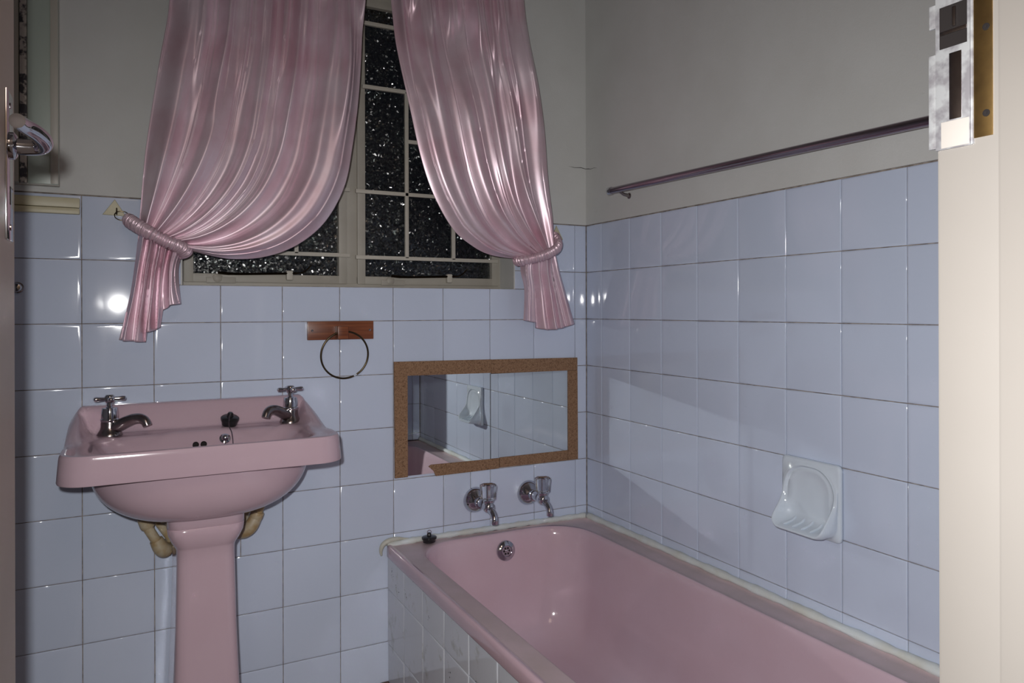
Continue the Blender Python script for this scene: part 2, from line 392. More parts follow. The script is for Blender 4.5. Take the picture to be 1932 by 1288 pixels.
# ------------------------------------------------------------------ curtains
def curtain(label, E0, E1, T0, T1, hem, ph, N1, N2, sgn):
    nu, nv, nt = 300, 150, 60
    v2 = lambda L: [Vector((a, 0, b)) for a, b in L]
    e0, e1 = spline(v2(E0), nv), spline(v2(E1), nv)
    t0, t1 = spline(v2(T0), nt), spline(v2(T1), nt)
    hx = [h[0] for h in hem]
    hemu = [((h[0]-hx[0])/(hx[-1]-hx[0]), h[1]) for h in hem]
    rnd = random.Random(ph)
    A = [rnd.uniform(0, 6.28) for _ in range(12)]
    # every fold: (position across, drift, half width, height, born, dies)
    F = []
    for k in range(N1):
        F.append(((k+.5+rnd.uniform(-.28, .28))/N1, rnd.uniform(-.05, .05), rnd.uniform(.34, .50)/N1, rnd.uniform(.6, 1.3)*.027, -1, rnd.choice((.18, .28, .4, .55))*rnd.uniform(.8, 1.2)))
    for k in range(N2):
        F.append(((k+.5+rnd.uniform(-.24, .24))/N2, rnd.uniform(-.05, .05), rnd.uniform(.30, .50)/N2, rnd.uniform(.7, 1.3)*.034, rnd.choice((-1, -1, .05, .2)), 9))
    for k in range(N2-3):
        F.append(((k+.9+rnd.uniform(-.3, .3))/N2, rnd.uniform(-.04, .04), rnd.uniform(.20, .32)/N2, rnd.uniform(.5, 1.1)*.018, rnd.uniform(.3, .72), 9))
    def folds(u, t, G=None):
        h = 0
        for c, dr, wd, am, b0, d0 in (G or F):
            env = (sm(b0, b0+.25, t) if b0 > -.5 else 1)*(1-sm(d0*.45, d0, t) if d0 < 5 else 1)
            if env <= 0: continue
            d = (u-c-dr*t)/wd
            if abs(d) < 5: h += am*env*(1/(1+d*d*.55)**2.2-.12)
        return h
    verts = []
    rows_ = nv+nt-1
    for r in range(rows_):
        for i in range(nu):
            u = i/(nu-1)                       # 0 = wall side edge, 1 = inner (draped) edge
            w = u + .020*math.sin(5.3*u*2+A[0]) + .012*math.sin(13*u+A[1])
            if r < nv:
                t = r/(nv-1)
                p = e0[r].lerp(e1[r], u)
                h = folds(w, t)
                h += .022*math.sin(PI*min(t*1.05, 1))*sm(0, .8, u)
                e = 0
                pull = sm(.86, 1, t)
                h = h*(1-.2*pull) + .006*pull*math.sin(PI*u)
                verts.append((p.x+e, -.060-h, p.z))
            else:
                k = r-nv+1; t = k/(nt-1)
                xa = t0[k].x+(t1[k].x-t0[k].x)*u
                zt = e0[-1].z+(e1[-1].z-e0[-1].z)*u
                zz = zt+(interp(hemu, u)-zt)*t
                h = folds(w+.03*math.sin(2*t+A[8])*t, .98)*(1-sm(0, .3, t))+folds(w+.05*math.sin(2*t+A[8])*t, .98, F[N1:N1+N2])*sm(0, .3, t)*.9
                h += .012*math.sin(PI*u)*(1-sm(0, .5, t)) - .006*t
                verts.append((xa+.004*math.sin(2*PI*N2*.78*w+A[5])*t, min(-.055-h, -.012), zz))
    faces = [(r*nu+i, r*nu+i+1, (r+1)*nu+i+1, (r+1)*nu+i) for r in range(rows_-1) for i in range(nu-1)]
    me = bpy.data.meshes.new('curtain'); me.from_pydata(verts, [], faces)
    o = finish(me, 'curtain', M['satin'], None, True)
    s = o.modifiers.new('thickness', 'SOLIDIFY'); s.thickness = .0012; s.offset = 0
    tag(o, label, 'curtain', 'pink satin window curtains')
    return o
L0 = [(-1.208, 2.0), (-1.222, 1.846), (-1.229, 1.768), (-1.246, 1.663), (-1.263, 1.546), (-1.278, 1.431), (-1.287, 1.316), (-1.292, 1.24)]
L1 = [(-.748, 2.0), (-.751, 1.944), (-.757, 1.813), (-.769, 1.638), (-.788, 1.493), (-.81, 1.384), (-.86, 1.289), (-.929, 1.227), (-1.007, 1.194), (-1.083, 1.186), (-1.144, 1.195), (-1.195, 1.209)]
LT0 = [(-1.292, 1.24), (-1.301, 1.165), (-1.313, 1.089), (-1.337, .989)]
LT1 = [(-1.195, 1.209), (-1.206, 1.167), (-1.207, 1.128), (-1.203, 1.072)]
LH = [(-1.337, .988), (-1.281, .981), (-1.276, 1.003), (-1.244, 1.016), (-1.241, 1.058), (-1.229, 1.068), (-1.203, 1.074)]
R0 = [(-.679, 2.0), (-.669, 1.843), (-.657, 1.757), (-.63, 1.627), (-.596, 1.482), (-.557, 1.38), (-.501, 1.293), (-.445, 1.249), (-.377, 1.22), (-.271, 1.209)]
R1 = [(-.262, 2.0), (-.242, 1.847), (-.215, 1.721), (-.196, 1.602), (-.184, 1.456), (-.169, 1.342), (-.16, 1.244)]
RT0 = [(-.271, 1.209), (-.269, 1.168), (-.259, 1.119), (-.262, 1.024)]
RT1 = [(-.16, 1.244), (-.137, 1.17), (-.109, 1.096), (-.08, 1.009)]
RH = [(-.262, 1.024), (-.228, 1.018), (-.222, 1.003), (-.181, .993), (-.128, .998), (-.08, 1.011)]
curtain('wide pink satin curtain swept to the left, its tail above the washbasin', L0, L1, LT0, LT1, LH, 3, 15, 7, 1)
curtain('narrower pink satin curtain gathered to the right, its tail above the cork framed mirror', R1, R0, RT1, RT0, list(reversed(RH)), 11, 14, 6, -1)

def tieback(label, pts, hookpt, flat):
    """ruched satin band"""
    o = empty('curtain_tieback', pts[0])
    path = spline(pts, 260)
    rad = [(.0115 if i > 16 else .008+.0035*i/16)*(1+.17*math.sin(i*.85+2.2*math.sin(i*.13))+.09*math.sin(i*1.9+math.sin(i*.3))) for i in range(260)]
    rad[0] = .004; rad[-1] = .006
    bm = BM(); tube(bm, path, rad, 20, flat=flat)
    for v in bm.verts: v.co += Vector((random.gauss(0, .0004), random.gauss(0, .0004), random.gauss(0, .0004)))
    obj('ruched_band', bm, M['satin'], o, angle=None)
    bm = BM(); c = Vector(hookpt); p0 = Vector(pts[0]); d = (c-p0); ctr = (c+p0)/2; rr = max(d.length/2, .007)
    s, t = frame_axes(Vector((0, -1, .25)))
    tube(bm, [ctr+s*math.cos(a*PI/12)*rr+t*math.sin(a*PI/12)*rr*.75 for a in range(24)], .0011, 8, closed=True)
    obj('ring', bm, M['bronze'], o)
    tag(o, label, 'tieback', 'ruched satin tiebacks')
tieback('ruched pink satin tieback slanting down round the curtain above the washbasin', [(-1.318, -.040, 1.276), (-1.296, -.083, 1.256), (-1.266, -.104, 1.236), (-1.234, -.106, 1.219), (-1.208, -.096, 1.209), (-1.192, -.072, 1.200), (-1.196, -.05, 1.197)], (-1.337, -.022, 1.291), 1.25)
tieback('ruched pink satin tieback round the narrower curtain near the wall corner', [(-.138, -.030, 1.292), (-.150, -.075, 1.262), (-.172, -.104, 1.242), (-.205, -.108, 1.224), (-.245, -.104, 1.211), (-.278, -.085, 1.203), (-.282, -.055, 1.203)], (-.124, -.02, 1.298), 1.25)
def wall_hook(label, tri, hk):
    o = empty('wall_hook', (hk[0], -.001, hk[1]))
    bm = BM(); R = []
    c = Vector((sum(p[0] for p in tri)/3, sum(p[1] for p in tri)/3))
    for s, y in ((1, -.0002), (1, -.0035), (.93, -.005)):
        R.append([(c.x+(p[0]-c.x)*s, y, c.y+(p[1]-c.y)*s) for p in tri])
    rings(bm, R); obj('adhesive_pad', bm, M['yellowed'], o, smooth=False)
    bm = BM(); x, z = hk
    tube(bm, spline([(x, -.004, z+.012), (x, -.010, z+.006), (x, -.018, z-.004), (x, -.024, z-.003), (x, -.026, z+.004)], 16), .0016, 8)
    obj('hook', bm, M['bronze'], o)
    tag(o, label, 'hook', 'tieback hooks on the wall')
wall_hook('yellowed triangular stick-on hook left of the wide curtain, on the tiles above the washbasin', [(-1.342, 1.325), (-1.368, 1.287), (-1.318, 1.285)], (-1.338, 1.292))
wall_hook('yellowed triangular stick-on hook half hidden by the narrower curtain near the wall corner', [(-.114, 1.325), (-.134, 1.279), (-.090, 1.281)], (-.126, 1.296))

# ------------------------------------------------------------------ washbasin
BX = -1.1625
basin = empty('pedestal_washbasin', (BX, -.2, 0))
HW, DEP, RC = .276, .40, .055
def rrect(hw, y0, y1, rc_f, rc_b, n):
    """n points round a rounded rectangle, x within +-hw, y from y0 (front) to y1 (back)"""
    pts = []
    cor = [(hw-rc_f, y0+rc_f, rc_f, -PI/2), (hw-rc_b, y1-rc_b, rc_b, 0), (-hw+rc_b, y1-rc_b, rc_b, PI/2), (-hw+rc_f, y0+rc_f, rc_f, PI)]
    for cx, cy, r, a0 in cor:
        for k in range(10): a = a0+PI/2*k/9; pts.append(Vector((cx+r*math.cos(a), cy+r*math.sin(a), 0)))
    pts.append(pts[0].copy())
    L = [0]
    for i in range(1, len(pts)): L.append(L[-1]+(pts[i]-pts[i-1]).length)
    out = []; j = 0
    for k in range(n):
        s = L[-1]*k/n
        while L[j+1] < s: j += 1
        out.append(pts[j].lerp(pts[j+1], (s-L[j])/max(L[j+1]-L[j], 1e-9)))
    return out
def sdf(x, y, cx, cy, hx, hy, r):
    qx, qy = abs(x-cx)-hx+r, abs(y-cy)-hy+r
    return math.hypot(max(qx, 0), max(qy, 0))+min(max(qx, qy), 0)-r
def ztop(x, y):
    """height of the basin's top over the floor at local x (from its centre) and y (0 at the wall)"""
    z = .771
    sideh = .062*(1-sm(.02, .27, -y))**1.25
    fb = .062*(1-sm(.030, .066, -y))
    fs = sideh*sm(.222, .262, abs(x))
    fl = max(fb, fs)
    # the raised back has rounded upper corners
    fl *= 1-.55*sm(.245, .276, abs(x))*(1-sm(.0, .30, -y)*.6)
    z += fl
    z += .006*sm(-.375, -.345, -0-(-y)) if False else 0
    d = sdf(x, y, 0, -.238, .222, .128, .085)
    z -= .125*sm(0, .115, -d)**.8 + .010*sm(.012, -.02, d)
    # soap recesses either side at the back of the bowl
    for sx in (-1, 1):
        q = math.hypot((x-sx*.13)/.07, (y+.10)/.028); z -= .004*(1-sm(.6, 1.1, q))
    # gentle roll along the front and side edges
    z += .006*sm(.030, .012, sdf(x, y, 0, -DEP/2, HW, DEP/2, RC)*-1)*sm(.2, .3, -y)
    return z
NB = 220
outer = rrect(HW, -DEP, -.0005, RC, .012, NB)
R = []
cen = Vector((0, -.235, 0))
# underside, skirt, rolled edge, top
def off(s): return [cen+(p-cen)*s for p in outer]
ring = lambda pts, zf: [(BX+p.x, min(p.y, -.0006), zf(p)) for p in pts]
R.append(ring(off(.80), lambda p: .730))
R.append(ring(off(.975), lambda p: .7215))
R.append(ring(off(.996), lambda p: .7185))
R.append(ring(off(1.0), lambda p: .722))
zt = lambda p: ztop(p.x, p.y)
R.append(ring(off(.994), lambda p: .722+(zt(p)-.014-.722)*.5))
R.append(ring(off(.987), lambda p: zt(p)-.0125))
R.append(ring(off(.983), lambda p: zt(p)-.0055))
R.append(ring(off(.975), lambda p: zt(p)-.0012))
for k in range(1, 62): R.append(ring(off(.964*(1-k/62)+.004), zt))
bm = BM(); rings(bm, R, cap0=False, cap1=True)
obj('basin', bm, M['pink'], basin, angle=math.radians(50))
# the bowl's underside
R = []
for k in range(26):
    f = k/25
    z = .726-.126*f
    a = (1-f**2.3)**.5 if f < 1 else 0
    hx = .088+(.228-.088)*a; y0 = -.285+(-.362+.285)*a; y1 = -.085+.06*a
    n = 2.6
    R.append([(BX+hx*abs(math.cos(t))**(2/n)*(1 if math.cos(t) > 0 else -1), (y0+y1)/2+(y1-y0)/2*abs(math.sin(t))**(2/n)*(1 if math.sin(t) > 0 else -1), z) for t in [2*PI*j/72 for j in range(72)]])
bm = BM(); rings(bm, R); obj('bowl_underside', bm, M['pink'], basin, angle=None)
# pedestal: collar, flared neck and shaft
tag(basin, 'pink porcelain pedestal washbasin on the tiled wall beside the door', 'washbasin')
R = []
for z, hx, y0, y1, rc in ((.606, .079, -.288, -.05, .03), (.583, .079, -.288, -.05, .03), (.5815, .0775, -.2865, -.05, .03), (.58, .079, -.288, -.05, .03), (.565, .077, -.287, -.05, .03), (.548, .070, -.282, -.05, .03), (.536, .063, -.276, -.05, .028), (.531, .0605, -.273, -.05, .026), (.50, .0595, -.272, -.05, .022), (.35, .0625, -.276, -.05, .020), (.10, .072, -.284, -.05, .020), (.03, .082, -.292, -.05, .022), (.0005, .086, -.296, -.05, .022)):
    R.append([(BX+p.x, p.y, z) for p in rrect(hx, y0, y1, rc, .012, 80)])
bm = BM(); rings(bm, R); obj('pedestal', bm, M['pink'], basin, angle=math.radians(60))
# overflow holes in the back of the bowl
for x in (-.0135, .0035):
    bm = BM(); lathe(bm, [(.0068, -.004), (.0068, .0016), (.0055, .0022), (.0045, .0006), (0, .0004)], (BX+x, -.148, .742), (0, -.85, .5), 20)
    obj('overflow_hole', bm, M['hole'], basin)

def pillar_tap(label, x, aim, grp='chrome pillar taps on the washbasin'):
    y, z = -.088, ztop(x-BX, -.088)-.0005
    o = empty('basin_tap', (x, y, z))
    bm = BM(); lathe(bm, [(.0265, 0), (.0265, .003), (.0245, .007), (.0205, .014), (.0188, .020), (.0188, .028), (.0180, .033)], (x, y, z), seg=28)
    d = Vector((math.sin(aim), -math.cos(aim), 0)); o3 = Vector((x, y, z))
    pts = [o3+d*a+Vector((0, 0, b)) for a, b in ((.002, .014), (.02, .022), (.045, .034), (.063, .040), (.078, .040), (.088, .034), (.093, .024))]
    tube(bm, spline(pts, 26), [.0150-.0055*i/25 for i in range(26)], 18)
    obj('body', bm, M['chrome_dull'], o)
    bm = BM(); lathe(bm, [(.0185, .032), (.0198, .036), (.0190, .039), (.0180, .040), (.0178, .053), (.0165, .060), (.0160, .063), (.009, .064)], (x, y, z), seg=28)
    obj('bonnet', bm, M['chrome'], o)
    bm = BM(); lathe(bm, [(.008, .060), (.008, .066), (.0065, .067), (.0065, .074), (.0085, .076), (.0105, .080), (.0105, .090), (.008, .0935), (0, .0945)], (x, y, z), seg=24)
    for k in range(4):
        a = k*PI/2+.12; e = Vector((math.cos(a), math.sin(a), 0)); b = Vector((x, y, z+.0845))
        tube(bm, [b+e*.006, b+e*.018, b+e*.026, b+e*.031, b+e*.033], [.0050, .0060, .0072, .0062, .0025], 14, flat=.8)
    obj('cross_handle', bm, M['chrome'], o)
    tag(o, label, 'tap', grp)
pillar_tap('chrome cross-handled pillar tap on the basin corner beside the door, spout dull and dark', -1.352, .95)
pillar_tap('chrome cross-handled pillar tap on the basin corner nearer the bath', -.951, -.85)

# basin plug on its chain
pl = empty('basin_plug', (-1.095, -.07, .79))
zp = ztop(-1.098-BX, -.075)
bm = BM(); ax = Vector((.06, -.30, .95)).normalized(); zp = ztop(-1.095-BX, -.082)
lathe(bm, [(.010, -.012), (.0175, -.008), (.019, 0), (.0215, .006), (.0215, .010), (.018, .013), (.008, .014), (.007, .021), (.005, .024), (0, .0245)], (-1.095, -.082, zp+.011), ax, 28)
obj('stopper', bm, M['black'], pl)
bm = BM()
tip = Vector((-1.095, -.082, zp+.011))+ax*.0235
ch = spline([tip, tip+Vector((-.004, -.012, -.010)), (-1.099, -.112, .774), (-1.095, -.128, .760), (-1.095, -.148, .735), (-1.103, -.155, .722), (-1.109, -.150, .726), (-1.112, -.145, .738)], 64)
for p in ch: bmesh.ops.create_icosphere(bm, subdivisions=1, radius=.0016, matrix=Matrix.Translation(p))
obj('ball_chain', bm, M['chrome'], pl)
bm = BM(); lathe(bm, [(.0125, 0), (.0125, .002), (.0085, .004), (.0075, .009), (.005, .012), (0, .013)], (-1.112, -.143, .750), (0, -.8, .6), 24)
obj('chain_stay', bm, M['chrome'], pl)
tag(pl, 'black rubber basin plug on a ball chain lying at the back of the washbasin', 'plug')

# pipes under the basin
def pipe_run(label, pts, sock, elbow, tail):
    o = empty('water_pipe', pts[-1])
    bm = BM(); tube(bm, pts, .0115, 18); obj('pipe', bm, M['pipe'], o)
    bm = BM(); a, b = Vector(sock[0]), Vector(sock[1]); tube(bm, [a, a.lerp(b, .15), a.lerp(b, .85), b], [.0150, .0165, .0165, .0150], 20); obj('socket', bm, M['pipe'], o)
    bm = BM(); tube(bm, spline(elbow, 16), [.0150+.0035*math.sin(PI*i/15) for i in range(16)], 20); obj('elbow', bm, M['pipe'], o)
    bm = BM(); tube(bm, tail, .0105, 16); obj('branch_pipe', bm, M['pipe'], o)
    tag(o, label, 'pipe', 'pipes behind the pedestal')
pipe_run('cream painted pipe with rusty elbow under the basin on the door side of the pedestal', [(-1.290, -.065, .620), (-1.278, -.062, .545), (-1.252, -.058, .496)], [(-1.282, -.063, .565), (-1.274, -.061, .540)], [(-1.257, -.058, .507), (-1.247, -.056, .486), (-1.238, -.045, .476), (-1.233, -.020, .476), (-1.232, -.001, .478)], [(-1.262, -.035, .620), (-1.252, -.032, .545), (-1.222, -.028, .495)])
pipe_run('cream painted pipe and elbow under the basin on the bath side of the pedestal', [(-1.008, -.065, .640), (-1.018, -.062, .565), (-1.034, -.058, .525)], [(-1.026, -.06, .545), (-1.032, -.058, .528)], [(-1.030, -.059, .533), (-1.042, -.057, .510), (-1.056, -.048, .497), (-1.070, -.022, .490), (-1.075, -.001, .488)], [(-1.042, -.035, .640), (-1.045, -.030, .56), (-1.060, -.028, .51)])

# ------------------------------------------------------------------ bath
RZ = .389
tub = empty('bathtub', (-.335, -.83, 0))
def plan(hx0, hx1, y0, y1, rf, n):
    """closed plan outline; x from hx0 to hx1, y from y0 (foot) to y1 (tap end), tap-end corners rounded by rf"""
    w = (hx1-hx0)/2; cx = (hx0+hx1)/2
    return [Vector((cx+p.x, p.y, 0)) for p in rrect(w, y0, y1, rf, rf, n)]
NT = 240
TX0, TX1, TY0, TY1 = -.676, -.002, -1.655, -.002
def rim_z(x, y): return RZ + .004*sm(-.62, -.66, x) - .004*sm(-.60, -.2, x)
outerp = plan(TX0, TX1, TY0, TY1, .010, NT)
innp = plan(-.608, -.086, -1.56, -.034, .125, NT)
R = []
def lip(ins, z): return [(min(max(p.x, TX0), TX1)+(0 if p.x > -.5 else ins), p.y, z(p)) for p in outerp]
rz = lambda p: rim_z(p.x, p.y)
for ins, z in ((.020, lambda p: .357), (.006, lambda p: .357), (.0015, lambda p: .3585), (0, lambda p: .362), (0, lambda p: rz(p)-.010), (.0010, lambda p: rz(p)-.0045), (.0040, lambda p: rz(p)-.0006), (.0075, rz), (.0115, lambda p: rz(p)-.0012), (.0165, lambda p: rz(p)-.0042), (.0205, lambda p: rz(p)-.0050)): R.append(lip(ins, z))
RIM0 = len(R)-2
for f in (.35, .7, .93):
    R.append([(a.x+.0205*(1-f)*(a.x < -.5)+(b.x-a.x)*f, a.y+(b.y-a.y)*f, rim_z(a.x+(b.x-a.x)*f, 0)-.0050+.0012*f) for a, b in zip(outerp, innp)])
RIM1 = len(R)
ci = Vector((-.345, -.80, 0))
for ins, z in ((0, .3845), (.0035, .3815), (.0065, .374), (.0095, .360), (.016, .30), (.026, .22), (.037, .14), (.050, .10), (.072, .070), (.106, .054), (.150, .048), (.19, .046), (.235, .045)):
    w = 1
    pts = plan(-.608+ins, -.086-ins, -1.56+ins*1.8, -.034-ins*1.3, max(.125-ins*.15, .02) if ins < .2 else .02, NT)
    R.append([(p.x, p.y, z - .0*p.y) for p in pts])
bm = BM(); rings(bm, R, cap0=False, cap1=True)
tb = obj('tub', bm, M['pink_tub'], tub, angle=None)
# years of dull soap scum on the flat of the rim
tb.data.materials.append(mat('scummed_enamel', (.57, .44, .475), .36, noise=(11, (.47, .37, .375), .22)))
for k, pg in enumerate(tb.data.polygons):
    if RIM0 <= k//NT < RIM1: pg.material_index = 1
# overflow rose on the tap-end wall
oc = Vector((-.322, -.0535, .333)); od = Vector((0, -1, .13)).normalized()
bm = BM(); lathe(bm, [(.0300, -.002), (.0300, .003), (.0280, .006), (.0165, .0095), (.0155, .0075), (0, .0070)], oc, od, 36)
ov = obj('overflow_rose', bm, M['chrome'], tub)
bm = BM(); s, t = frame_axes(od)
for k in range(6):
    a = k*PI/3; c = oc+od*.0068+(s*math.cos(a)+t*math.sin(a))*.0088
    lathe(bm, [(.0032, -.001), (.0032, .0009), (0, .0010)], c, od, 10)
obj('overflow_slot', bm, M['hole'], ov)
bm = BM(); lathe(bm, [(.003, 0), (.003, .002), (.0015, .0032), (0, .0034)], oc+od*.0066, od, 12); obj('screw', bm, M['chrome'], ov)
tag(tub, 'pink enamel bathtub built in against the tiled wall corner', 'bathtub')

# tiled side of the bath
panel = empty('bath_surround', (-.668, -.83, 0))
bm = BM(); box(bm, (-.664, -1.66, 0), (-.640, -.001, .356)); obj('backing', bm, M['grout'], panel, smooth=False)
bm = BM()
prow = [0, .110, .2645, .3575]
pcol = [-1.655]+[y for y in reversed([-.0-.145-.1455*k for k in range(0, 11)]) if y > -1.65]+[-.001]
for a, b in zip(pcol, pcol[1:]):
    for c, d in zip(prow, prow[1:]): add_tile(bm, a, b, c, d, lambda u, v, h: (-.664-h, u, v), (random.gauss(0, .004), random.gauss(0, .004)), thick=.006)
obj('tiling', bm, M['tile_panel'], panel)
bm = BM()
for (y, z) in [(-.035, .322), (-.043, .325), (-.05, .318), (-.075, .297), (-.1, .288), (-.33, .30), (-.47, .225), (-.62, .262), (-.155, .305)]:
    for q in range(3):
        lathe(bm, [(.0009+.0012*random.random(), 0), (.0006, .0003)], (-.6703, y+random.gauss(0, .004), z+random.gauss(0, .006)), (-1, 0, 0), 7)
y = -.06
while y > -1.2:
    L_ = random.choice((.004, .008, .014, .022)); z = .3572+random.gauss(0, .0007)
    tube(bm, [(-.6703, y, z), (-.6706, y-L_*.5, z-.0006), (-.6703, y-L_, z+.0003)], [.0006, .0006+.0012*random.random(), .0005], 6)
    y -= L_+random.choice((.003, .008, .02, .035))
obj('grime', bm, M['hole'], panel)['kind'] = 'stuff'
tag(panel, 'stained white tiled bath surround below the rim of the pink bath', 'bath surround')

# sealant between bath, wall and tiles
seal = struct(empty('trim_1', (-.3, -.01, .39)))
bm = BM()
def bead(pts, r):
    tube(bm, spline(pts, 80), [r*(1+.12*math.sin(i*.9)+.08*math.sin(i*2.3)) for i in range(80)], 12)
bead([(-.672, -.006, .388), (-.60, -.006, .393), (-.45, -.005, .392), (-.25, -.004, .390), (-.10, -.005, .388), (-.010, -.008, .387)], .0085)
bead([(-.006, -.012, .387), (-.005, -.3, .389), (-.005, -.8, .389), (-.006, -1.2, .389), (-.006, -1.65, .389)], .0095)
obj('sealant_bead', bm, M['seal'], seal, angle=None)
bm = BM(); tube(bm, spline([(-.688, -.003, .362), (-.690, -.004, .376), (-.685, -.006, .392), (-.668, -.007, .402), (-.640, -.006, .404), (-.610, -.006, .399)], 40), [.003+.0045*math.sin(PI*min(i/34, 1)) for i in range(40)], 12, flat=1.0)
obj('sealant_blob', bm, mat('yellowed_sealant', (.50, .49, .41), .5, noise=(30, (.56, .57, .53), .2)), seal, angle=None)

# bath plug on the rim
bp = empty('bath_plug', (-.557, -.032, .39))
bm = BM(); lathe(bm, [(.013, 0), (.0175, .002), (.0185, .009), (.0215, .012), (.0215, .0165), (.019, .0185), (.0065, .0195), (.006, .026), (.004, .029), (0, .0295)], (-.557, -.034, rim_z(-.557, 0)-.0015), (.0, .05, 1), 32)
obj('stopper', bm, M['black'], bp)
bm = BM(); tube(bm, [Vector((-.557+.006*math.cos(a*PI/8), -.034, .4175+.006*math.sin(a*PI/8))) for a in range(16)], .0009, 6, closed=True); obj('ring', bm, M['chrome'], bp)
tag(bp, 'black rubber bath plug standing on the rim of the pink bath', 'plug')

# bath taps
def bib_tap(label, x, z=.484):
    o = empty('bath_tap', (x, -.001, z)); k = 1.27
    K = lambda L: [(a*k, b*k) for a, b in L]
    bm = BM(); lathe(bm, K([(.0305, .0005), (.0305, .003), (.029, .007), (.0225, .017), (.0145, .022), (.0125, .024)]), (x, 0, z), (0, -1, 0), 36); obj('flange', bm, M['chrome'], o)
    bm = BM(); lathe(bm, K([(.0125, .018), (.0125, .030), (.0140, .031), (.0140, .036), (.0118, .037), (.0108, .058), (.0120, .062), (.0135, .072), (.0125, .083), (.008, .088), (0, .090)]), (x, 0, z), (0, -1, 0), 28)
    lathe(bm, K([(.0105, -.002), (.0110, .010), (.0125, .012), (.0125, .015), (.008, .018)]), (x, -.074*k, z), (0, 0, 1), 24)
    obj('body', bm, M['chrome'], o)
    bm = BM(); tube(bm, spline([(x, -.078*k, z-.004), (x+.001, -.092*k, z-.010), (x+.002, -.101*k, z-.020), (x+.002, -.105*k, z-.030), (x+.002, -.105*k, z-.041)], 24), [.0112-.0015*i/23 for i in range(24)], 18); obj('spout', bm, M['chrome'], o)
    bm = BM(); wob = lambda a, h: 1+.035*math.cos(10*a)
    lathe(bm, K([(.0150, .017), (.0170, .019), (.0180, .036), (.0195, .046), (.0188, .050), (.0160, .0515), (.0120, .0500)]), (x, -.074*k, z), (0, 0, 1), 60, wob=wob); h = obj('handle', bm, M['acrylic'], o)
    bm = BM(); lathe(bm, K([(.0042, .014), (.0042, .048), (.0105, .0505), (.0115, .0515), (.0105, .0528), (0, .0532)]), (x, -.074*k, z), (0, 0, 1), 24); obj('indicator_cap', bm, M['chrome'], h)
    tag(o, label, 'tap', 'chrome bib taps over the bath')
bib_tap('chrome bath tap with clear knob below the middle of the mirror, nearer the washbasin', -.398)
bib_tap('chrome bath tap with clear knob below the mirror, nearer the wall corner', -.217)

# ------------------------------------------------------------------ cork framed mirror
mr = empty('wall_mirror', (-.345, -.001, .58))
def glass_panel(x0, x1, z0, z1, yaw):
    bm = BM(); box(bm, (x0, -.0048, z0), (x1, -.0008, z1), .0008, 1)
    c = Vector(((x0+x1)/2, -.003, (z0+z1)/2))
    bmesh.ops.rotate(bm, verts=bm.verts[:], cent=c, matrix=Matrix.Rotation(yaw, 3, 'Z'))
    obj('mirror_glass', bm, M['mirror'], mr, smooth=False)
MY = -.005
glass_panel(-.611, -.3495, .5785, .868, MY); glass_panel(-.3475, -.0755, .600, .862, MY)
def strip(pts):
    bm = BM(); R = []
    for y in (-.0006, -.0062, -.0068):
        ins = .0006 if y == -.0068 else 0
        c = Vector((sum(p[0] for p in pts)/len(pts), sum(p[1] for p in pts)/len(pts)))
        R.append([(p[0]+(c.x-p[0])*ins*10, y, p[1]+(c.y-p[1])*ins*10) for p in pts])
    rings(bm, R); obj('cork_strip', bm, M['cork'], mr, smooth=False)
strip([(-.6505, .868), (-.346, .8645), (-.346, .9055), (-.6505, .909)])
strip([(-.3455, .8625), (-.0385, .8605), (-.0385, .901), (-.3455, .905)])
strip([(-.649, .5765), (-.611, .5765), (-.611, .8675), (-.6505, .8675)])
strip([(-.0745, .5725), (-.0375, .5725), (-.0385, .8600), (-.0755, .8600)])
strip([(-.525, .5700), (-.532, .5850), (-.548, .6000), (-.540, .6045), (-.3205, .6025), (-.3205, .5715), (-.420, .5705)])
strip([(-.3185, .5735), (-.0755, .5725), (-.0755, .6045), (-.3185, .6040)])
tag(mr, 'wall mirror of two panes in a chipped cork frame above the bath taps', 'mirror')

# ------------------------------------------------------------------ towel ring
tr = empty('towel_ring', (-.8025, -.001, 1.0))
bm = BM(); box(bm, (-.892, -.013, .976), (-.712, -.0006, 1.0265), .0015); obj('backboard', bm, M['wood'], tr, angle=.5)
bm = BM(); box(bm, (-.8185, -.045, .978), (-.7905, -.012, 1.014), .0015); blk = obj('ring_block', bm, M['wood'], tr, angle=.5)
bm = BM(); cr_ = Vector((-.797, -.030, .9345))
N = 96; g0 = -62
tube(bm, [cr_+Vector((.0640*math.cos(math.radians(g0+4+i*352/(N-1))), -.006*math.sin(math.radians(g0+4+i*352/(N-1))), .0640*math.sin(math.radians(g0+4+i*352/(N-1))))) for i in range(N)], .0026, 12)
rg = obj('ring', bm, M['bronze'], tr)
bm = BM(); a = math.radians(g0); q = cr_+Vector((.064*math.cos(a), .0053, .064*math.sin(a))); e = Vector((-math.sin(a), 0, math.cos(a)))
tube(bm, [q-e*.0045, q+e*.0045], .0021, 10); obj('joiner', bm, M['white_ceramic'], rg)
for x in (-.880, -.723):
    bm = BM(); lathe(bm, [(.0032, 0), (.0032, .0012), (.0016, .002), (.001, .0012), (0, .0010)], (x, -.0128, 1.0015), (0, -1, 0), 14); obj('screw', bm, M['chrome'], tr)
tag(tr, 'dark metal towel ring hung from a varnished wooden board under the window', 'towel ring')

